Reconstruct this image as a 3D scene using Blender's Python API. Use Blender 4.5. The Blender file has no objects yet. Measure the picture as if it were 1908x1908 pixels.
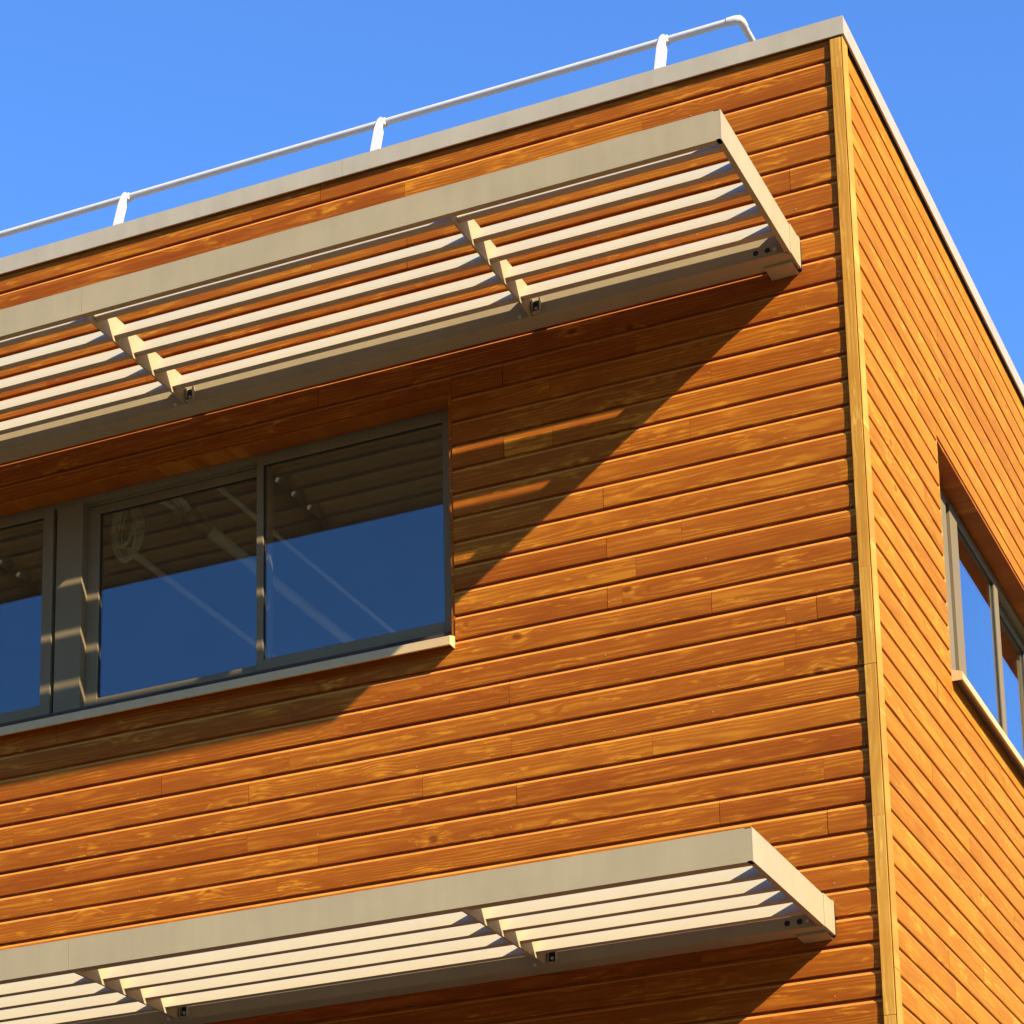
import bpy, bmesh, math, random
from mathutils import Matrix, Vector
random.seed(7)
scene = bpy.context.scene
R = math.radians
ZO = 9.892                      # height of the first board joint line above the ground

# ------------------------------------------------------------------ camera
cd = bpy.data.cameras.new('camera'); cam = bpy.data.objects.new('camera', cd)
scene.collection.objects.link(cam); scene.camera = cam
cd.sensor_width = 36.0; cd.sensor_fit = 'HORIZONTAL'
cd.lens = 4699.946 / 1908 * 36.0
cd.shift_x = (954 - 1041.54) / 1908; cd.shift_y = (2104.41 - 954) / 1908
cd.clip_start = 0.1; cd.clip_end = 2000
rx = Vector((0.919369, 0.392637, -0.024418)); ry = Vector((-0.110671, 0.198578, -0.973817)); rz = Vector((-0.377507, 0.897999, 0.226020))
m = Matrix.Identity(4)
for i in range(3):
    m[i][0] = rx[i]; m[i][1] = -ry[i]; m[i][2] = -rz[i]
m[0][3], m[1][3], m[2][3] = 2.95114, -11.15531, -8.29162 + ZO
cam.matrix_world = m

# ------------------------------------------------------------------ sky, sun, exposure
SUN_DIR = Vector((-0.761, 0.342, -0.551)).normalized()       # way the light travels
elev = math.asin(-SUN_DIR.z); azim = math.atan2(-SUN_DIR.x, -SUN_DIR.y)
w = bpy.data.worlds.new('World'); scene.world = w; w.use_nodes = True
nt = w.node_tree; bg = nt.nodes['Background']
sky = nt.nodes.new('ShaderNodeTexSky'); sky.sky_type = 'NISHITA'; sky.sun_disc = False
sky.sun_elevation = elev; sky.sun_rotation = azim
sky.air_density = 1.0; sky.dust_density = 0.0; sky.ozone_density = 10.0
tint = nt.nodes.new('ShaderNodeMix'); tint.data_type = 'RGBA'; tint.blend_type = 'MULTIPLY'; tint.inputs['Factor'].default_value = 1.0; tint.inputs['B'].default_value = (0.88, 1.03, 1.16, 1)
nt.links.new(sky.outputs[0], tint.inputs['A']); nt.links.new(tint.outputs['Result'], bg.inputs[0]); bg.inputs[1].default_value = 0.15
sl = bpy.data.lights.new('sun', 'SUN'); sun = bpy.data.objects.new('sun', sl); scene.collection.objects.link(sun)
sl.energy = 4.6; sl.angle = R(0.53); sl.color = (1.0, 0.93, 0.80)
sun.rotation_euler = SUN_DIR.to_track_quat('-Z', 'Y').to_euler(); sun.location = (10, -10, 20)
vs = scene.view_settings
vs.view_transform = 'Standard'; vs.look = 'None'; vs.exposure = 1.0; vs.gamma = 1.0; vs.use_curve_mapping = False
scene.cycles.use_denoising = True; scene.cycles.use_adaptive_sampling = True; scene.cycles.adaptive_threshold = 0.02
scene.cycles.max_bounces = 6; scene.cycles.diffuse_bounces = 4; scene.cycles.glossy_bounces = 3; scene.cycles.transparent_max_bounces = 12

# ------------------------------------------------------------------ helpers
COL = scene.collection
def link(name, me, mat=None, parent=None, loc=(0, 0, 0), rot=None):
    o = bpy.data.objects.new(name, me); COL.objects.link(o)
    if mat is not None and me is not None and not me.materials: me.materials.append(mat)
    o.parent = parent; o.location = loc
    if rot: o.rotation_euler = rot
    return o
def tag(o, label=None, cat=None, group=None, kind=None):
    if label: o['label'] = label
    if cat: o['category'] = cat
    if group: o['group'] = group
    if kind: o['kind'] = kind
    return o
def smooth(me, ang=28):
    me.polygons.foreach_set('use_smooth', [True] * len(me.polygons)); me.set_sharp_from_angle(angle=R(ang)); return me
def boxes(name, bs, bevel=0.0):
    bm = bmesh.new()
    for (x0, x1, y0, y1, z0, z1) in bs:
        r = bmesh.ops.create_cube(bm, size=1.0)
        for v in r['verts']:
            v.co.x = (x0 + x1) / 2 + v.co.x * (x1 - x0); v.co.y = (y0 + y1) / 2 + v.co.y * (y1 - y0); v.co.z = (z0 + z1) / 2 + v.co.z * (z1 - z0)
    if bevel: bmesh.ops.bevel(bm, geom=bm.edges[:], offset=bevel, segments=1, affect='EDGES')
    me = bpy.data.meshes.new(name); bm.to_mesh(me); bm.free(); return me
def extrude(name, prof, x0, x1, sk0=None, sk1=None):
    """closed (y, z) outline drawn out along x; sk0/sk1 give a mitre: x shift as a function of y"""
    n = len(prof); vs_ = []
    for x, s in ((x0, sk0), (x1, sk1)):
        for (y, z) in prof: vs_.append((x + (s(y) if s else 0.0), y, z))
    fs = [tuple(range(n)), tuple(range(2 * n - 1, n - 1, -1))]
    fs = [fs[0][::-1], fs[1][::-1]]
    for i in range(n):
        j = (i + 1) % n; fs.append((i, j, n + j, n + i))
    me = bpy.data.meshes.new(name); me.from_pydata(vs_, [], fs)
    bm = bmesh.new(); bm.from_mesh(me); bmesh.ops.recalc_face_normals(bm, faces=bm.faces[:]); bm.to_mesh(me); bm.free()
    return me
def tube(name, pts, r, seg=10, closed=False):
    pts = [Vector(p) for p in pts]; n = len(pts); bm = bmesh.new(); rings = []
    for i, p in enumerate(pts):
        a = pts[(i - 1) % n] if (closed or i > 0) else p; b = pts[(i + 1) % n] if (closed or i < n - 1) else p
        t = (b - a).normalized(); u = t.cross(Vector((0, 0, 1)))
        if u.length < 1e-3: u = t.cross(Vector((1, 0, 0)))
        u.normalize(); v = t.cross(u)
        rings.append([bm.verts.new(p + (u * math.cos(k * 2 * math.pi / seg) + v * math.sin(k * 2 * math.pi / seg)) * r) for k in range(seg)])
    for i in range(n if closed else n - 1):
        A, B = rings[i], rings[(i + 1) % n]
        for k in range(seg): bm.faces.new((A[k], A[(k + 1) % seg], B[(k + 1) % seg], B[k]))
    if not closed: bm.faces.new(rings[0][::-1]); bm.faces.new(rings[-1])
    bmesh.ops.recalc_face_normals(bm, faces=bm.faces[:])
    me = bpy.data.meshes.new(name); bm.to_mesh(me); bm.free(); return smooth(me, 50)
def disc(name, r, d, seg=12):
    return tube(name, [(0, 0, 0), (0, -d, 0)], r, seg)

# ------------------------------------------------------------------ materials
class N:
    def __init__(s, name):
        s.mat = bpy.data.materials.new(name); s.mat.use_nodes = True; s.t = s.mat.node_tree
        s.b = s.t.nodes['Principled BSDF']; s.out = s.t.nodes['Material Output']
    def new(s, kind, **kw):
        n = s.t.nodes.new(kind)
        for k, v in kw.items(): setattr(n, k, v)
        return n
    def put(s, sock, v):
        if isinstance(v, (int, float)): sock.default_value = v
        elif isinstance(v, (tuple, list)): sock.default_value = v if len(v) == len(sock.default_value) else tuple(v) + (1,)
        else: s.t.links.new(v, sock)
    def m(s, op, a, b=0.0, c=0.0, clamp=False):
        n = s.new('ShaderNodeMath', operation=op, use_clamp=clamp)
        s.put(n.inputs[0], a); s.put(n.inputs[1], b); s.put(n.inputs[2], c); return n.outputs[0]
    def vec(s, x, y, z):
        n = s.new('ShaderNodeCombineXYZ'); s.put(n.inputs[0], x); s.put(n.inputs[1], y); s.put(n.inputs[2], z); return n.outputs[0]
    def noise(s, v, scale=1.0, detail=2.0, rough=0.5):
        n = s.new('ShaderNodeTexNoise'); s.put(n.inputs['Vector'], v); n.inputs['Scale'].default_value = scale
        n.inputs['Detail'].default_value = detail; n.inputs['Roughness'].default_value = rough; return n.outputs['Fac']
    def ramp(s, f, stops):
        n = s.new('ShaderNodeValToRGB'); e = n.color_ramp.elements
        while len(e) < len(stops): e.new(0.5)
        for el, (p, c) in zip(e, stops):
            el.position = p; el.color = (c, c, c, 1) if isinstance(c, (int, float)) else tuple(c) + (1,)
        s.put(n.inputs[0], f); return n.outputs[0]
    def mix(s, f, a, b, mode='MIX'):
        n = s.new('ShaderNodeMix', data_type='RGBA', blend_type=mode)
        s.put(n.inputs['Factor'], f); s.put(n.inputs['A'], a); s.put(n.inputs['B'], b); return n.outputs['Result']
    def bump(s, h, strength, dist=0.002):
        n = s.new('ShaderNodeBump'); n.inputs['Strength'].default_value = strength; n.inputs['Distance'].default_value = dist
        s.put(n.inputs['Height'], h); s.t.links.new(n.outputs[0], s.b.inputs['Normal'])

def wood(name, dark, mid, light, knot, rough=0.5, spread=0.14, kscale=1.0, arris=None):
    n = N(name)
    tc = n.new('ShaderNodeTexCoord').outputs['Object']; oi = n.new('ShaderNodeObjectInfo'); rnd = oi.outputs['Random']
    sp = n.new('ShaderNodeSeparateXYZ'); n.put(sp.inputs[0], tc); x, y, z = sp.outputs
    r1 = n.m('MULTIPLY', rnd, 91.7); r2 = n.m('FRACT', n.m('MULTIPLY', rnd, 57.31)); r3 = n.m('FRACT', n.m('MULTIPLY', rnd, 173.9))
    # pieces finger-jointed to each other inside a board: every 0.55 m or so a new stick of wood
    xs = n.m('ADD', n.m('MULTIPLY', x, 0.36), r1)
    stick = n.m('FLOOR', xs); wn = n.new('ShaderNodeTexWhiteNoise', noise_dimensions='1D'); n.put(wn.inputs['W'], n.m('ADD', stick, n.m('MULTIPLY', r2, 17.0))); sr = wn.outputs['Value']
    seed = n.m('ADD', r1, n.m('MULTIPLY', sr, 40.0))
    # knots
    kv = n.vec(n.m('ADD', n.m('MULTIPLY', x, 2.7 * kscale), seed), n.m('MULTIPLY', seed, 0.37), n.m('MULTIPLY', z, 4.2))
    vo = n.new('ShaderNodeTexVoronoi', feature='F1'); n.put(vo.inputs['Vector'], kv); vo.inputs['Scale'].default_value = 1.0
    kd = vo.outputs['Distance']; ks = n.new('ShaderNodeSeparateColor'); n.put(ks.inputs[0], vo.outputs['Color'])
    on = n.m('GREATER_THAN', ks.outputs[0], 0.38)
    near = n.m('MULTIPLY', n.ramp(kd, [(0.0, 1.0), (0.34, 0.0)]), on)
    core = n.m('MULTIPLY', n.ramp(kd, [(0.0, 1.0), (0.055, 0.85), (0.10, 0.0)]), on)
    halo = n.m('MULTIPLY', n.ramp(kd, [(0.05, 0.0), (0.10, 1.0), (0.26, 0.0)]), on)
    # growth rings cut flat: cathedral figure running along the board
    warp = n.noise(n.vec(n.m('ADD', n.m('MULTIPLY', x, 1.5), seed), seed, n.m('MULTIPLY', z, 9.0)), 1.0, 3.0, 0.55)
    z0 = n.m('MULTIPLY', n.m('SUBTRACT', r3, 0.5), 0.14)
    dz = n.m('ADD', z, n.m('ADD', z0, 0.06)); dep = n.m('ADD', 0.012, n.m('MULTIPLY', n.noise(n.vec(n.m('ADD', n.m('MULTIPLY', x, 0.9), seed), 0.0, 0.0), 1.0, 1.0), 0.07))
    dist = n.m('SQRT', n.m('ADD', n.m('MULTIPLY', dz, dz), n.m('MULTIPLY', dep, dep)))
    ph = n.m('ADD', n.m('ADD', n.m('MULTIPLY', dist, 420.0), n.m('MULTIPLY', warp, 15.0)), n.m('MULTIPLY', near, 13.0))
    ring = n.m('POWER', n.m('MULTIPLY_ADD', n.m('SINE', ph), 0.5, 0.5), 1.4)
    fib = n.noise(n.vec(n.m('ADD', n.m('MULTIPLY', x, 5.0), seed), seed, n.m('MULTIPLY', z, 260.0)), 1.0, 2.0, 0.6)
    patch = n.noise(n.vec(n.m('ADD', n.m('MULTIPLY', x, 2.6), seed), seed, n.m('MULTIPLY', z, 14.0)), 1.0, 3.0, 0.6)
    ringw = n.ramp(patch, [(0.38, 0.15), (0.62, 1.0)])
    f = n.m('ADD', n.m('MULTIPLY', n.m('SUBTRACT', ring, 0.4), n.m('MULTIPLY', ringw, 0.34)), n.m('MULTIPLY', n.m('SUBTRACT', patch, 0.5), 0.62))
    f = n.m('ADD', f, n.m('MULTIPLY', n.m('SUBTRACT', fib, 0.5), 0.35))
    f = n.m('ADD', f, n.m('MULTIPLY', n.m('SUBTRACT', rnd, 0.5), spread)); f = n.m('ADD', f, n.m('MULTIPLY', n.m('SUBTRACT', sr, 0.5), spread * 1.1))
    # resinous flecks that stayed pale under the stain, thickest round the knots
    fl = n.noise(n.vec(n.m('ADD', n.m('MULTIPLY', x, 9.0), seed), seed, n.m('ADD', n.m('MULTIPLY', z, 62.0), n.m('MULTIPLY', warp, 3.0))), 1.0, 3.0, 0.62)
    gate = n.m('ADD', n.ramp(n.noise(n.vec(n.m('ADD', n.m('MULTIPLY', x, 3.4), seed), seed, n.m('MULTIPLY', z, 17.0)), 1.0, 2.0), [(0.50, 0.0), (0.66, 0.8)]), n.m('MULTIPLY', near, 0.9), clamp=True)
    fleck = n.m('MULTIPLY', n.ramp(fl, [(0.52, 0.0), (0.64, 1.0)]), gate)
    f = n.m('ADD', f, n.m('MULTIPLY', halo, 0.16)); f = n.m('ADD', f, n.m('MULTIPLY', fleck, 0.66)); f = n.m('ADD', f, 0.40)
    col = n.ramp(f, [(0.05, dark), (0.42, mid), (0.80, light), (1.0, tuple(min(1, c * 1.18) for c in light))])
    col = n.mix(n.m('MULTIPLY', core, 0.75), col, knot)
    # dark line where two sticks meet
    fr = n.m('FRACT', xs); seam = n.m('LESS_THAN', fr, 0.0015)
    col = n.mix(n.m('MULTIPLY', seam, 0.45), col, dark)
    if arris:      # the stain has rubbed thin on the chamfered upper edge of each board
        em = n.m('MULTIPLY', n.m('GREATER_THAN', z, -0.0146), n.m('LESS_THAN', z, -0.0004))
        em = n.m('MULTIPLY', em, n.ramp(n.noise(n.vec(n.m('ADD', n.m('MULTIPLY', x, 4.0), seed), seed, 0.0), 1.0, 4.0, 0.6), [(0.25, 0.45), (0.6, 0.9)]))
        col = n.mix(em, col, arris)
    n.put(n.b.inputs['Base Color'], col); n.b.inputs['Specular IOR Level'].default_value = 0.05
    n.put(n.b.inputs['Roughness'], n.m('ADD', rough, n.m('MULTIPLY', fib, 0.2)))
    n.bump(fib, 0.4, 0.0012)
    return n.mat
def paint(name, c, rough=0.45, var=0.06, metal=0.0, spec=0.4, scale=3.0):
    n = N(name); tc = n.new('ShaderNodeTexCoord').outputs['Object']
    a = n.noise(tc, scale, 4.0, 0.6); sp = n.new('ShaderNodeSeparateXYZ'); n.put(sp.inputs[0], tc)
    st = n.noise(n.vec(n.m('MULTIPLY', sp.outputs[0], 14.0), n.m('MULTIPLY', sp.outputs[1], 14.0), n.m('MULTIPLY', sp.outputs[2], 2.0)), 1.0, 3.0)   # faint run-off streaks
    f = n.m('ADD', n.m('MULTIPLY', a, 0.6), n.m('MULTIPLY', st, 0.4))
    col = n.mix(n.ramp(f, [(0.35, 0.0), (0.65, 1.0)]), tuple(v * (1 - var) for v in c), tuple(min(1, v * (1 + var)) for v in c))
    n.put(n.b.inputs['Base Color'], col); n.b.inputs['Metallic'].default_value = metal; n.b.inputs['Specular IOR Level'].default_value = spec
    n.put(n.b.inputs['Roughness'], n.m('ADD', rough - 0.06, n.m('MULTIPLY', a, 0.12)))
    return n.mat
def plain(name, c, rough=0.7):
    n = N(name); tc = n.new('ShaderNodeTexCoord').outputs['Object']; a = n.noise(tc, 4.0, 5.0, 0.65)
    n.put(n.b.inputs['Base Color'], n.mix(a, tuple(v * 0.8 for v in c), tuple(min(1, v * 1.2) for v in c))); n.b.inputs['Roughness'].default_value = rough
    return n.mat
M = {}
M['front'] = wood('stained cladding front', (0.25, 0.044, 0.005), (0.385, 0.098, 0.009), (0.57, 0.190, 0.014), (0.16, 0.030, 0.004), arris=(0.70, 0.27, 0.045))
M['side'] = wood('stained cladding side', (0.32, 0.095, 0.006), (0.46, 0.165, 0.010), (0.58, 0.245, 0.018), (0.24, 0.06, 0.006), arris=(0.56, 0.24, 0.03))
M['trim'] = wood('pale corner trim', (0.44, 0.165, 0.018), (0.61, 0.275, 0.038), (0.72, 0.39, 0.07), (0.30, 0.10, 0.015), spread=0.2, kscale=0.8)
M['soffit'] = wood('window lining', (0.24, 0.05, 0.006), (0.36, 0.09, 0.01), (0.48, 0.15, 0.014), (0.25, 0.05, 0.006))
M['beige'] = paint('beige powder coat', (0.45, 0.335, 0.165), 0.5, spec=0.2)
M['slat'] = paint('pale beige slat', (0.49, 0.395, 0.235), 0.5, 0.03, spec=0.15)
M['coping'] = paint('light coping sheet', (0.48, 0.385, 0.24), 0.45, 0.08, spec=0.2)
M['rail'] = paint('pale rail metal', (0.66, 0.60, 0.52), 0.35, 0.05)
M['frame'] = paint('bronze grey frame', (0.24, 0.168, 0.076), 0.55, 0.05, spec=0.08)
M['gasket'] = plain('black gasket', (0.012, 0.012, 0.012), 0.6)
M['sill'] = paint('sill sheet', (0.64, 0.42, 0.18), 0.6, spec=0.05)
M['back'] = plain('dark wind barrier', (0.035, 0.022, 0.015), 0.9)
M['steel'] = paint('screw head', (0.52, 0.24, 0.07), 0.5, 0.05, 0.0, spec=0.15)
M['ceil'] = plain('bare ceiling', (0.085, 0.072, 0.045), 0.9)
M['inwall'] = plain('interior wall', (0.70, 0.68, 0.62), 0.9)
M['pipe'] = paint('conduit plastic', (0.78, 0.74, 0.52), 0.45, 0.05)
M['cable'] = paint('cable sheath', (0.74, 0.72, 0.44), 0.5, 0.05)
M['black'] = plain('black plastic', (0.015, 0.015, 0.016), 0.5)
M['roof'] = plain('roof membrane', (0.22, 0.21, 0.20), 0.9)
M['floor'] = plain('concrete floor', (0.50, 0.48, 0.43), 0.9)
def ground_mat():
    n = N('asphalt'); tc = n.new('ShaderNodeTexCoord').outputs['Object']
    a = n.noise(tc, 0.35, 6.0, 0.6); b = n.noise(tc, 60.0, 3.0, 0.7)
    n.put(n.b.inputs['Base Color'], n.mix(n.m('ADD', n.m('MULTIPLY', a, 0.6), n.m('MULTIPLY', b, 0.4)), (0.035, 0.033, 0.031), (0.080, 0.074, 0.067))); n.b.inputs['Roughness'].default_value = 0.95
    return n.mat
M['ground'] = ground_mat()
def glass_mat():
    n = N('coated double glazing'); n.t.nodes.remove(n.b)
    ge = n.new('ShaderNodeNewGeometry'); dt = n.new('ShaderNodeVectorMath', operation='DOT_PRODUCT'); n.put(dt.inputs[0], ge.outputs['Normal']); n.put(dt.inputs[1], ge.outputs['Incoming'])
    sch = n.m('ADD', 0.04, n.m('MULTIPLY', 0.96, n.m('POWER', n.m('SUBTRACT', 1.0, n.m('ABSOLUTE', dt.outputs['Value']), clamp=True), 5.0)))   # Schlick, the same from both sides
    tc = n.new('ShaderNodeTexCoord').outputs['Object']
    dirt = n.m('MULTIPLY', n.noise(tc, 2.0, 5.0, 0.6), 0.012)
    fac = n.m('ADD', n.m('MULTIPLY', sch, 1.6), n.m('ADD', 0.012, dirt), clamp=True)
    bp = n.new('ShaderNodeBump'); bp.inputs['Strength'].default_value = 0.02; bp.inputs['Distance'].default_value = 0.01; n.put(bp.inputs['Height'], n.noise(tc, 1.3, 1.0))
    gl = n.new('ShaderNodeBsdfGlossy'); gl.inputs['Roughness'].default_value = 0.004; gl.inputs['Color'].default_value = (0.95, 0.97, 1, 1); n.t.links.new(bp.outputs[0], gl.inputs['Normal'])
    tr = n.new('ShaderNodeBsdfTransparent'); tr.inputs['Color'].default_value = (0.86, 0.89, 0.85, 1)
    mx = n.new('ShaderNodeMixShader'); n.put(mx.inputs[0], fac); n.t.links.new(tr.outputs[0], mx.inputs[1]); n.t.links.new(gl.outputs[0], mx.inputs[2]); n.t.links.new(mx.outputs[0], n.out.inputs['Surface'])
    return n.mat
M['glass'] = glass_mat()

# ------------------------------------------------------------------ ground
gm = bpy.data.meshes.new('ground'); s_ = 600
gm.from_pydata([(-s_, -s_, 0), (s_, -s_, 0), (s_, s_, 0), (-s_, s_, 0)], [], [(0, 1, 2, 3)])
tag(link('ground', gm, M['ground']), kind='structure')

# unseen ring of slopes, added to cut sky light on the shaded wall
hv, hf, NA, NR = [], [], 120, 10
for i in range(NA):
    t = i * 2 * math.pi / NA
    ridge = 1.0 + 0.16 * math.sin(3 * t + 0.7) + 0.10 * math.sin(7 * t + 2.1) + 0.05 * math.sin(17 * t + 0.4)
    for j in range(NR):
        u = j / (NR - 1); rr = 90 + 170 * u
        hv.append((rr * math.cos(t), rr * math.sin(t), -0.5 + 54 * ridge * (u * u * (3 - 2 * u)) + random.uniform(-.8, .8) * u))
for i in range(NA):
    for j in range(NR - 1):
        a = i * NR + j; b = ((i + 1) % NA) * NR + j; hf.append((a, a + 1, b + 1, b))
hm = bpy.data.meshes.new('sky_blocker'); hm.from_pydata(hv, [], hf)
hn = N('sky blocker slope'); htc = hn.new('ShaderNodeTexCoord').outputs['Object']
hn.put(hn.b.inputs['Base Color'], hn.mix(hn.noise(htc, 0.15, 6.0, 0.65), (0.022, 0.030, 0.012), (0.060, 0.066, 0.026))); hn.b.inputs['Roughness'].default_value = 1.0; hn.b.inputs['Specular IOR Level'].default_value = 0.0
tag(link('sky_blocker', smooth(hm, 60), hn.mat), kind='structure')

# ------------------------------------------------------------------ building
P = 0.14; XL = -9.0; YB = 9.0; BX = -0.012          # board pitch, left end, rear end, face of the side boards
WX1, WX0 = -2.259, -7.35                            # opening of the front windows (in the cladding)
SY0, SY1 = 1.60, 7.2                                # opening of the side windows
HEAD, FOOT = -1.353, -2.812                         # opening height
LOW = -3.543                                        # one storey down
openings = [(HEAD, FOOT), (-4.890, FOOT + LOW)]
B = tag(link('timber_building', None, loc=(0, 0, 0)), 'timber building clad in orange brown horizontal boards with flat roof and dark windows', 'building')
B.empty_display_size = 0.5
def zz(z): return z + ZO

# bare walls behind the boards, with the window openings left free
def wall_boxes(a0, a1, o0, o1, mk):
    zs = [0.10] ; out = []
    segs = [(0.10, HEAD + 0.02), (FOOT - 0.02, -4.890 + 0.02), (FOOT + LOW - 0.02, -ZO)]
    for (t, b) in segs: out.append(mk(a0, a1, zz(b), zz(t)))
    for (t, b) in ((HEAD + 0.02, FOOT - 0.02), (-4.870, FOOT + LOW - 0.02)):
        if o0 > a0: out.append(mk(a0, o0, zz(b), zz(t)))
        if o1 < a1: out.append(mk(o1, a1, zz(b), zz(t)))
    return out
wf = link('wall', boxes('front_wall', wall_boxes(XL, -0.03, WX0 - 0.01, WX1 + 0.01, lambda a, b, c, d: (a, b, 0.026, 0.30, c, d))), M['back'], B)
tag(wf, 'front wall of long stained boards in raking sun')
ws = link('wall', boxes('side_wall', wall_boxes(0.30, YB, SY0 - 0.01, SY1 + 0.01, lambda a, b, c, d: (-0.34, -0.039, a, b, c, d))), M['back'], B)
tag(ws, 'side wall of boards in full sun, brighter than the front')

PROF = [(0.0030, -0.1262), (0.0, -0.1232), (-0.0014, -0.095), (-0.0022, -0.060), (-0.0020, -0.034), (-0.0008, -0.0150), (0.0076, -0.0008), (0.0150, 0.0020), (0.0152, 0.0128), (0.022, 0.0128), (0.022, -0.1262)]
PROFS = [(0.0022, -0.1300), (0.0, -0.1276), (-0.0014, -0.095), (-0.0022, -0.060), (-0.0018, -0.034), (-0.0006, -0.0140), (0.0062, -0.0012), (0.0100, 0.0012), (0.0102, 0.0092), (0.022, 0.0092), (0.022, -0.1300)]
def board_mesh(L, cut=None, pr=None):
    pr = pr or PROF
    if cut is not None:
        pr = [(0.0, cut)] + [p for p in pr if p[1] > cut + 0.004] + [(0.022, cut)]
    return smooth(extrude('board', pr, 0.0, L), 14)
screw_me = disc('screw', 0.0042, 0.0012, 8)
def board(wall, k, a, b, side, cut=None):
    j = random.uniform(-0.0012, 0.0012)
    g = 0.0017
    me = board_mesh(b - a - 2 * g, cut, PROFS if side else PROF)
    z = zz(-k * P) + random.uniform(-0.0006, 0.0006)
    if side: link('board', me, M['side'], wall, (BX + j, a + g, z), (0, 0, math.pi / 2))
    else: link('board', me, M['front'], wall, (a + g, j, z))
KN = {23: [-4.043], 24: [-3.498], 25: [-2.461], 26: [-1.927], 17: [-1.392], 19: [-1.396], 20: [-0.835], 21: [-0.290], 28: [-0.838], 29: [-0.291], 4: [-0.316], 0: [-2.522], -1: [-3.049]}
studs = [-0.29 - 0.5555 * i for i in range(17)]
KLAST = 41
def runs(a, b, cuts):
    pts = [a] + sorted(c for c in cuts if a + 0.15 < c < b - 0.15) + [b]; return list(zip(pts[:-1], pts[1:]))
for k in range(-1, KLAST + 1):
    top, bot = -k * P, -k * P - 0.127
    cuts = list(KN.get(k, []))
    if k in KN: cuts += [random.choice(studs[8:])]
    else:
        x = random.uniform(-5.2, -1.2); cuts = [min(studs, key=lambda s: abs(s - x))]
        if cuts[0] > -3.0: cuts.append(min(studs, key=lambda s: abs(s - (cuts[0] - random.uniform(2.6, 4.2)))))
    scuts = [random.uniform(1.0, 3.0), random.uniform(4.4, 7.5)]
    spans = [(XL, -0.050, None)]; sspans = [(0.062, YB, None)]
    for (h, f) in openings:
        if top <= h + 0.001 and bot >= f - 0.05: spans = [(XL, WX0, None), (WX1, -0.050, None)]; sspans = [(0.062, SY0, None), (SY1, YB, None)]
        elif bot < h < top and h - bot > 0.006: spans = [(XL, WX0, None), (WX0, WX1, h - top), (WX1, -0.050, None)]; sspans = [(0.062, SY0, None), (SY0, SY1, h - top), (SY1, YB, None)]
    for (a, b, c) in spans:
        for (p, q) in runs(a, b, cuts): board(wf, k, p, q, False, c)
    for (a, b, c) in sspans:
        for (p, q) in runs(a, b, scuts): board(ws, k, p, q, True, c)
    if 0 <= k <= 37:
        for zoff in (-0.094, -0.119):
            link('screw', screw_me, M['steel'], wf, (-0.088 + random.uniform(-.003, .003), 0.0006, zz(top + zoff)))
        for s in studs[:8]:
            if random.random() < 0.34 and not any(top <= h and bot >= f - 0.05 and WX0 < s < WX1 for (h, f) in openings):
                link('screw', screw_me, M['steel'], wf, (s + random.uniform(-.03, .03), -0.0006, zz(top - 0.098 + random.uniform(-.006, .006))))
# boards below the photograph's edge, one mesh a wall
def low_rows(side):
    bm = bmesh.new()
    for k in range(KLAST + 1, 71):
        top, bot = -k * P, -k * P - 0.127
        h, f = openings[1]
        if side: sp = [(0.062, SY0), (SY1, YB)] if (bot >= f - 0.05) else [(0.062, YB)]
        else: sp = [(XL, WX0), (WX1, -0.05)] if (bot >= f - 0.05) else [(XL, -0.05)]
        for (a, b) in sp:
            t = board_mesh(b - a, None, PROFS if side else PROF); t.transform(Matrix.Translation((BX, a, zz(top))) @ Matrix.Rotation(math.pi / 2, 4, 'Z') if side else Matrix.Translation((a, 0, zz(top))))
            bm.from_mesh(t); bpy.data.meshes.remove(t)
    me = bpy.data.meshes.new('lower_boards'); bm.to_mesh(me); bm.free(); return me
tag(link('lower_boards', low_rows(False), M['front'], wf), kind='stuff')
tag(link('lower_boards', low_rows(True), M['side'], ws), kind='stuff')

# corner trim
def trim(zs, dims):
    for (t, b) in zs:
        x0, x1, y0, y1 = dims; L = t - b - 0.0016
        me = boxes('corner_trim', [(0, L, y0, y1, x0, x1)], 0.0016)
        # local x runs up the wall
        o = link('corner_trim', me, M['trim'], B, (0, 0, zz(b + 0.0008)))
        o.rotation_euler = (0, -math.pi / 2, 0); o.scale = (1, 1, -1)
trim([(0.108, -3.36), (-3.36, -5.13), (-5.13, -ZO + 0.02)], (-0.062, -0.0032, -0.018, 0.022))
trim([(0.108, -2.10), (-2.10, -4.9), (-4.9, -ZO + 0.02)], (0.0004, 0.0064, -0.0175, 0.074))
link('corner_post', boxes('corner_post', [(-0.058, -0.0006, 0.0225, 0.074, zz(-ZO + 0.02), zz(0.105)), (-0.0340, -0.0330, 0.0760, 0.30, zz(-ZO + 0.03), zz(0.10))]), M['back'], B)

# coping round the roof edge
CP = [(-0.024, 0.117), (-0.024, 0.222), (0.32, 0.212), (0.32, 0.13), (0.316, 0.13), (0.316, 0.208), (-0.020, 0.2185), (-0.020, 0.120), (-0.014, 0.120), (-0.014, 0.117)]
CX = 0.016
cpz = [(y, zz(z)) for (y, z) in CP]
for (a, b) in ((XL, -6.2), (-6.198, -2.9), (-2.898, CX)):
    link('coping', extrude('coping', cpz, a, b, None, (lambda y: -(y + 0.024)) if b == CX else None), M['coping'], B)
for (a, b) in ((-0.024, 3.2), (3.202, 6.2), (6.202, YB)):
    o = link('coping', extrude('coping', [(y + 0.024, z) for (y, z) in cpz], a, b, (lambda y: y) if a < 0 else None, None), M['coping'], B)
    o.rotation_euler = (0, 0, math.pi / 2); o.location = (CX, 0, 0)
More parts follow.
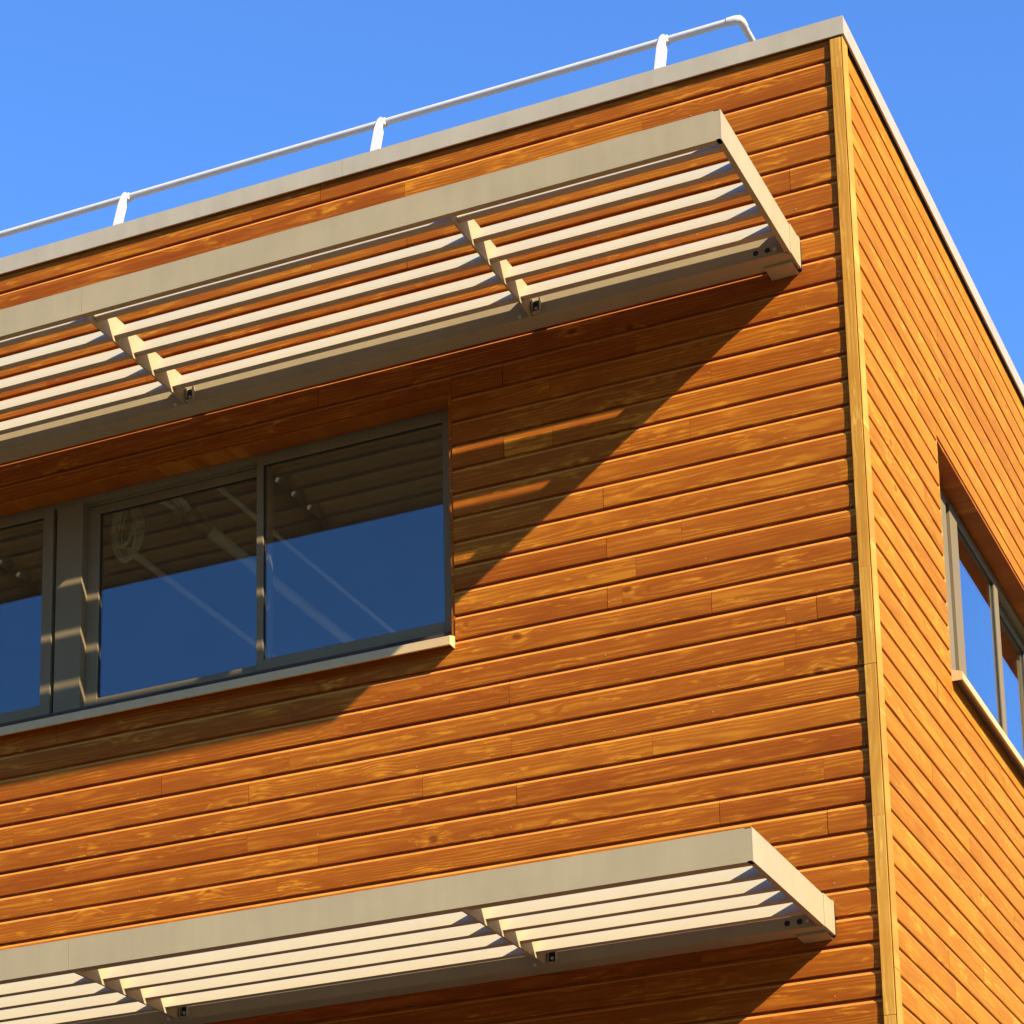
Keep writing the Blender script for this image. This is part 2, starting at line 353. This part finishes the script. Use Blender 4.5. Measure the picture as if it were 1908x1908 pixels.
# roof, ceiling, floors, rear walls
link('roof', boxes('roof', [(XL, -0.29, 0.30, YB, zz(-0.30), zz(0.04)), ]), M['roof'], B)
link('parapet', boxes('parapet', [(XL, -0.05, 0.032, 0.30, zz(0.101), zz(0.205)), (-0.30, -0.05, 0.302, YB, zz(0.101), zz(0.205))]), M['roof'], B)
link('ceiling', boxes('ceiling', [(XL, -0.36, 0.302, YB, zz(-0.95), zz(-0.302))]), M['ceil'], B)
link('floor', boxes('floor', [(XL, -0.36, 0.302, YB, zz(-4.05), zz(-3.80)), (XL, -0.36, 0.302, YB, zz(-7.6), zz(-7.35))]), M['floor'], B)
link('interior_wall', boxes('interior_wall', [(XL, -0.36, 7.6, 7.8, zz(-7.3), zz(-4.06)), (XL, -0.36, 7.6, 7.8, zz(-3.79), zz(-0.96)), (XL - 0.2, XL, 0.024, YB, 0.05, zz(0.1)), (XL, -0.36, YB, YB + 0.2, 0.05, zz(0.1))]), M['inwall'], B)

# ------------------------------------------------------------------ windows
def ring_frame(x0, x1, z0, z1, y0, y1, l, r, b, t):
    return [(x0, x0 + l, y0, y1, z0, z1), (x1 - r, x1, y0, y1, z0, z1), (x0 + l, x1 - r, y0 + 0.0005, y1 - 0.0005, z0, z0 + b), (x0 + l, x1 - r, y0 + 0.0005, y1 - 0.0005, z1 - t, z1)]
def sash(win, x0, x1, z0, z1, y, l, r, b=0.062, t=0.052, d=0.036):
    s = link('sash', boxes('sash', ring_frame(x0, x1, z0, z1, y, y + d, l, r, b, t), 0.0022), M['frame'], win)
    g = 0.006
    link('gasket', boxes('gasket', ring_frame(x0 + l - .001, x1 - r + .001, z0 + b - .001, z1 - t + .001, y + 0.010, y + 0.016, g, g, g, g)), M['gasket'], win)
    link('pane', boxes('pane', [(x0 + l - 0.004, x1 - r + 0.004, y + 0.0168, y + 0.0228, z0 + b - 0.004, z1 - t + 0.004)]), M['glass'], win)
def front_window(dz, label):
    wn = link('window', None, None, B); tag(wn, label)
    H = zz(-1.375 + dz); S = zz(-2.700 + dz); Xr = WX1 - 0.022; Xl = WX0 + 0.022
    # wooden lining of the opening
    link('lining', boxes('lining', [(Xr, WX1 - 0.0008, 0.004, 0.30, zz(FOOT + dz + 0.03), H + 0.021)], 0.0015), M['soffit'], wn)
    link('lining', boxes('lining', [(WX0 + 0.0008, Xl, 0.004, 0.30, zz(FOOT + dz + 0.03), H + 0.021)], 0.0015), M['soffit'], wn)
    link('lining', boxes('lining', [(0, Xr - Xl - 0.002, 0.006, 0.30, 0.0, 0.021)], 0.0015), M['soffit'], wn, (Xl + 0.001, 0, H))
    # fixed frame and tracks
    y = 0.118
    link('frame', boxes('frame', ring_frame(Xl + 0.001, Xr - 0.001, S - 0.02, H - 0.001, y + 0.004, y + 0.11, 0.045, 0.030, 0.034, 0.034) + [(Xl + .05, Xr - .035, y + 0.045, y + 0.050, S + 0.014, S + 0.03), (Xl + .05, Xr - .035, y + 0.045, y + 0.050, H - 0.05, H - 0.035)], 0.0015), M['frame'], wn)
    for xm in (-4.752,):
        link('mullion', boxes('mullion', [(xm - 0.088, xm + 0.088, y - 0.004, y + 0.112, S + 0.0145, H - 0.0355)], 0.002), M['frame'], wn)
    z0, z1 = S + 0.022, H - 0.020
    sash(wn, -3.521, Xr - 0.012, z0, z1, y - 0.002, 0.042, 0.078)
    sash(wn, -4.690, -3.465, z0 + .004, z1 - .030, y + 0.052, 0.105, 0.045, 0.058, 0.050)
    sash(wn, -6.03, -4.866, z0, z1, y - 0.002, 0.078, 0.070)
    sash(wn, -7.27, -5.975, z0 + .004, z1 - .030, y + 0.052, 0.08, 0.045, 0.058, 0.050)
    # sheet metal sill with down-turned front
    pr = [(-0.067, zz(-2.838 + dz)), (-0.067, zz(-2.790 + dz)), (0.125, zz(-2.742 + dz)), (0.125, zz(-2.746 + dz)), (-0.064, zz(-2.794 + dz)), (-0.064, zz(-2.834 + dz)), (-0.055, zz(-2.834 + dz)), (-0.055, zz(-2.838 + dz))]
    sl_ = link('sill', extrude('sill', pr, WX0 - 0.004, WX1 - 0.0025), M['sill'], wn)
    for xe in (WX1 - 0.0035, WX0 - 0.006):
        c = [(-0.0675, zz(-2.8385 + dz)), (-0.0675, zz(-2.789 + dz)), (0.0, zz(-2.768 + dz)), (0.0, zz(-2.8385 + dz))]
        link('sill_end', extrude('sill_end', c, xe, xe + 0.003), M['sill'], wn)
    link('sill_base', boxes('sill_base', [(WX0 + .024, WX1 - .024, 0.03, 0.30, zz(FOOT + dz - .01), S - 0.021)]), M['back'], wn)
front_window(0.0, 'front window band with sliding sashes in grey brown frames, upper storey')
front_window(LOW, 'front window band of the storey below, under the lower sunshade')
def side_window(dz, label):
    # drawn like a front window, then turned round the corner: local x = world y, local -y = world +x
    wn = link('window', None, None, B, (BX, 0, 0), (0, 0, math.pi / 2)); tag(wn, label)
    H = zz(-1.375 + dz); S = zz(-2.700 + dz); a, b = SY0 + 0.022, SY1 - 0.022
    link('lining', boxes('lining', [(SY0 + 0.0008, a, 0.004, 0.30, zz(FOOT + dz + 0.03), H + 0.021)], 0.0015), M['trim'], wn)
    link('lining', boxes('lining', [(b, SY1 - .0008, 0.004, 0.30, zz(FOOT + dz + 0.03), H + 0.021)], 0.0015), M['soffit'], wn)
    link('lining', boxes('lining', [(0, b - a - 0.002, 0.006, 0.30, 0.0, 0.021)], 0.0015), M['soffit'], wn, (a + 0.001, 0, H))
    y = 0.122
    link('frame', boxes('frame', ring_frame(a + .001, b - .001, S - 0.02, H - 0.001, y + 0.004, y + 0.11, 0.64, 0.05, 0.034, 0.034) + [(a + .65, b - .06, y + 0.045, y + 0.050, S + 0.014, S + 0.03), (a + .65, b - .06, y + 0.045, y + 0.050, H - 0.05, H - 0.035)], 0.0015), M['frame'], wn)
    z0, z1 = S + 0.022, H - 0.020
    sash(wn, 2.335, 3.53, z0, z1, y - 0.002, 0.17, 0.095)
    sash(wn, 3.46, 4.62, z0 + .004, z1 - .030, y + 0.052, 0.09, 0.12, 0.058, 0.050)
    sash(wn, 4.66, 5.86, z0, z1, y - 0.002, 0.1, 0.095)
    sash(wn, 5.79, 7.1, z0 + .004, z1 - .030, y + 0.052, 0.09, 0.12, 0.058, 0.050)
    pr = [(-0.062, zz(-2.836 + dz)), (-0.062, zz(-2.790 + dz)), (0.125, zz(-2.742 + dz)), (0.125, zz(-2.746 + dz)), (-0.059, zz(-2.794 + dz)), (-0.059, zz(-2.832 + dz)), (-0.05, zz(-2.832 + dz)), (-0.05, zz(-2.836 + dz))]
    link('sill', extrude('sill', pr, SY0 - 0.002, SY1 + 0.004), M['sill'], wn)
    c = [(-0.0625, zz(-2.8365 + dz)), (-0.0625, zz(-2.789 + dz)), (0.0, zz(-2.768 + dz)), (0.0, zz(-2.8365 + dz))]
    link('sill_end', extrude('sill_end', c, SY0 - 0.006, SY0 - 0.003), M['sill'], wn)
    link('sill_base', boxes('sill_base', [(SY0 + .024, SY1 - .024, 0.03, 0.30, zz(FOOT + dz - .01), S - 0.021)]), M['back'], wn)
side_window(0.0, 'side window band reflecting blue sky, upper storey')
side_window(LOW, 'side window band of the storey below')

# ------------------------------------------------------------------ sunshades
ARMS = [-1.697, -3.792, -5.890, -7.985]; SX0, SX1 = -8.6, -0.278
SLATY = [-1.126, -0.932, -0.739, -0.545, -0.352]
bolt_me = disc('bolt', 0.0085, 0.010, 8); hole_me = disc('hole', 0.0145, 0.0012, 16)
def sunshade(zF, label):
    z = zz(zF); H = 0.157
    S = tag(link('sunshade', None, loc=(0, 0, 0)), label, 'sunshade', 'slatted sunshades on the front wall')
    fz = [(-1.223, z), (-1.223, z + H), (-1.183, z + H), (-1.183, z + H - 0.004), (-1.218, z + H - 0.004), (-1.218, z + 0.004), (-1.190, z + 0.004), (-1.190, z + 0.012), (-1.187, z + 0.012), (-1.187, z)]
    for (a, b) in ((SX0, -5.894), (-5.892, -3.796), (-3.7935, SX1 - 0.0055)):
        link('fascia', extrude('fascia', fz, a, b), M['beige'], S)
    # end plate: channel turned to the inside
    ez = [(0.0, z), (0.0, z + H), (0.034, z + H), (0.034, z + H - 0.004), (0.005, z + H - 0.004), (0.005, z + 0.004), (0.026, z + 0.004), (0.026, z)]
    o = link('end_plate', extrude('end_plate', ez, -1.223, -0.188), M['beige'], S); o.rotation_euler = (0, 0, math.pi / 2); o.location = (SX1, 0, 0)
    o = link('end_plate', extrude('end_plate', [(-y, q) for (y, q) in ez], -1.223, -0.02), M['beige'], S); o.rotation_euler = (0, 0, math.pi / 2); o.location = (SX0, 0, 0)
    link('end_bracket', boxes('end_bracket', [(SX1 - 0.012, SX1 + 0.004, -0.186, -0.062, z - 0.002, z + H + 0.005), (SX1 - 0.010, SX1 + 0.0065, -0.0615, -0.032, z - 0.004, z + H + 0.008)], 0.001), M['beige'], S)
    link('spacer', boxes('spacer', [(SX1 - 0.030, SX1 + 0.002, -0.0315, -0.0005, z, z + H)]), M['black'], S)
    for xa in ARMS:
        link('arm', boxes('arm', [(xa - 0.006, xa + 0.006, -1.179, -0.2005, z + 0.0005, z + 0.150)], 0.001), M['beige'], S)
    ends = [SX1 - 0.006] + ARMS + [SX0 + 0.006]
    sp = [(0.0, 0.0), (0.099, 0.118), (0.103, 0.114), (0.042, 0.026), (0.042, 0.0)]
    bays = {}
    for i in range(len(ends) - 1):
        a, b = ends[i + 1] + 0.0065, ends[i] - 0.0065
        key = round(b - a, 3)
        if key not in bays: bays[key] = extrude('slat', sp, 0.0, b - a)
        for y in SLATY: link('slat', bays[key], M['slat'], S, (a, y, z + 0.030 + random.uniform(-.0006, .0006)), (random.uniform(-.004, .004), 0, 0))
    bz = [(-0.200, z), (-0.200, z + 0.158), (-0.077, z + 0.166), (-0.077, z)]
    link('rear_beam', extrude('rear_beam', bz, SX0 + 0.01, SX1 - 0.0125), M['beige'], S)
    for xa in [SX1 - 0.10] + [x + 0.03 for x in ARMS]:
        link('wall_bracket', boxes('wall_bracket', [(xa - 0.014, xa + 0.014, -0.0768, -0.0005, z + 0.066, z + 0.11)] + ([(xa - 0.06, xa + 0.085, -0.12, -0.0005, z - 0.014, z - 0.0005)] if xa > -1 else []), 0.001), M['beige'], S)
    for xh in (-0.456, -0.394): link('hole', hole_me, M['black'], S, (xh, -0.2002, z + 0.034))
    link('bolt', bolt_me, M['rail'], S, (-0.354, -0.2002, z + 0.030))
    for xa in ARMS:
        link('clip', boxes('clip', [(xa + 0.012, xa + 0.058, -0.226, -0.2006, z + 0.006, z + 0.010), (xa + 0.056, xa + 0.060, -0.226, -0.2006, z + 0.010, z + 0.085), (xa + 0.012, xa + 0.016, -0.226, -0.2006, z + 0.010, z + 0.085)]), M['beige'], S)
        link('clip_plug', boxes('clip_plug', [(xa + 0.017, xa + 0.055, -0.206, -0.2004, z + 0.012, z + 0.08)]), M['black'], S)
        link('bolt', bolt_me, M['rail'], S, (xa + 0.036, -0.206, z + 0.030)); link('bolt', bolt_me, M['rail'], S, (xa - 0.062, -0.2002, z + 0.012))
sunshade(-1.160, 'beige slatted metal sunshade above the large front window, just under the roof edge')
sunshade(-1.160 + LOW, 'beige slatted metal sunshade at the bottom of the picture, one storey below the other')

# ------------------------------------------------------------------ guardrail on the roof
G = tag(link('guardrail', None, loc=(0, 0, 0)), 'white metal guardrail with leaning flat posts along the flat roof edge', 'guardrail')
RY, RZ, RX = 0.845, zz(1.052), -0.81
link('rail', tube('rail', [(XL, RY, RZ), (-4.0, RY, RZ + 0.004), (RX - 0.05, RY, RZ)], 0.0205, 12), M['rail'], G)
link('rail', tube('rail', [(RX, RY + 0.05, RZ), (RX, 4.0, RZ), (RX, YB, RZ)], 0.0205, 12), M['rail'], G)
link('corner_joint', tube('corner_joint', [(RX - 0.075, RY, RZ), (RX - 0.03, RY, RZ), (RX - 0.006, RY + 0.008, RZ + 0.002), (RX, RY + 0.03, RZ), (RX, RY + 0.075, RZ)], 0.0250, 12), M['rail'], G)
pp = [(-0.037, 0.0), (0.037, 0.0), (0.037, 0.93), (0.024, 0.985), (0.024, 1.02), (0.014, 1.062), (0.004, 1.072), (-0.010, 1.068), (-0.020, 1.05), (-0.030, 0.985)]
vs_ = [(x, d, q) for d in (-0.006, 0.006) for (x, q) in pp]; n_ = len(pp)
fs_ = [tuple(range(n_)), tuple(range(2 * n_ - 1, n_ - 1, -1))] + [(i, n_ + i, n_ + (i + 1) % n_, (i + 1) % n_) for i in range(n_)]
post_me = bpy.data.meshes.new('post'); post_me.from_pydata(vs_, [], fs_)
bm = bmesh.new(); bm.from_mesh(post_me); bmesh.ops.recalc_face_normals(bm, faces=bm.faces[:]); bmesh.ops.bevel(bm, geom=bm.edges[:], offset=0.0015, segments=1, affect='EDGES'); bm.to_mesh(post_me); bm.free()
foot_me = boxes('foot', [(-0.06, 0.06, -0.03, 0.30, 0.0, 0.012)], 0.002)
collar_me = boxes('collar', [(-0.03, 0.03, -0.004, 0.040, -0.024, 0.024)], 0.006)
LEAN = math.atan2(0.098, 0.335)
for i, xp in enumerate((-1.270, -3.083, -4.880, -6.68, -8.48)):
    link('post', post_me, M['rail'], G, (xp, 0.525, zz(0.052)), (-LEAN, 0, 0))
    link('foot', foot_me, M['rail'], G, (xp, 0.50, zz(0.041)))
    link('collar', collar_me, M['rail'], G, (xp, RY - 0.018, RZ))
for yp in (2.3, 4.1, 5.9, 7.7):
    link('post', post_me, M['rail'], G, (-0.49, yp, zz(0.052)), (-LEAN, 0, math.pi / 2))
    link('foot', foot_me, M['rail'], G, (-0.465, yp, zz(0.041)), (0, 0, math.pi / 2))

# ------------------------------------------------------------------ things in the room, seen through the glass
zc = zz(-0.95)
def pipe(x, y0, y1, r, label, mat='pipe', drop=0.03):
    me = tube('conduit_pipe', [(0, y0, 0), (0.006, (y0 + y1) / 2, -0.004), (0, y1, 0)], r, 10)
    t = tag(link('conduit_pipe', me, M[mat], None, (x, 0, zc - drop)), label, 'pipe', 'pipes under the ceiling of the room')
    return t
pipe(-5.25, 1.50, 7.5, 0.024, 'pale pipe running under the ceiling beside the hanging cable coil')
pipe(-4.645, 1.42, 7.5, 0.040, 'thicker pale pipe leading away from the black plastic sleeve')
pipe(-4.30, 0.6, 7.5, 0.017, 'thinnest pale pipe, rightmost of those under the ceiling')
# coil of cable hanging from a hook
coil = tag(link('cable_coil', None, loc=(-4.81, 0.80, zz(-1.257))), 'coil of pale green cable hanging behind the left sliding pane', 'cable')
for i in range(7):
    a0 = random.uniform(-.55, .25); rx_, rz_ = 0.098 + random.uniform(-.026, .012), 0.185 + random.uniform(-.03, .015)
    pts = [(rx_ * math.cos(t) * math.cos(a0) + random.uniform(-.002, .002), rx_ * math.cos(t) * math.sin(a0) + (i - 3) * 0.014, (0.19 - rz_) + rz_ * math.sin(t)) for t in [j * 2 * math.pi / 28 for j in range(28)]]
    link('loop', tube('loop', pts, 0.0085, 7, True), M['cable'], coil)
link('hook', tube('hook', [(0, 0, 0.30), (0, 0, 0.20), (0.02, 0, 0.175)], 0.005, 6), M['black'], coil)
link('tie', tube('tie', [(0.0, -0.05, 0.165), (0.0, 0.05, 0.165)], 0.022, 8), M['black'], coil)
sl2 = tag(link('cable_sleeve', None, loc=(-4.625, 1.20, zc - 0.055)), 'black plastic sleeve bundling pale hoses at the ceiling', 'hose bundle')
link('sleeve', tube('sleeve', [(0.012, -0.08, 0), (0, 0.02, -0.012), (-0.012, 0.20, 0.01)], 0.066, 14), M['black'], sl2)
for dx, dzp in ((-0.05, 0.0), (0.0, 0.02), (0.05, -0.01)):
    link('hose', tube('hose', [(dx * 1.6 + 0.05, -0.55, dzp), (dx * 1.4 + 0.03, -0.30, dzp - 0.02), (dx * 0.6 + 0.01, -0.05, dzp * 0.5)], 0.021, 8), M['pipe'], sl2)
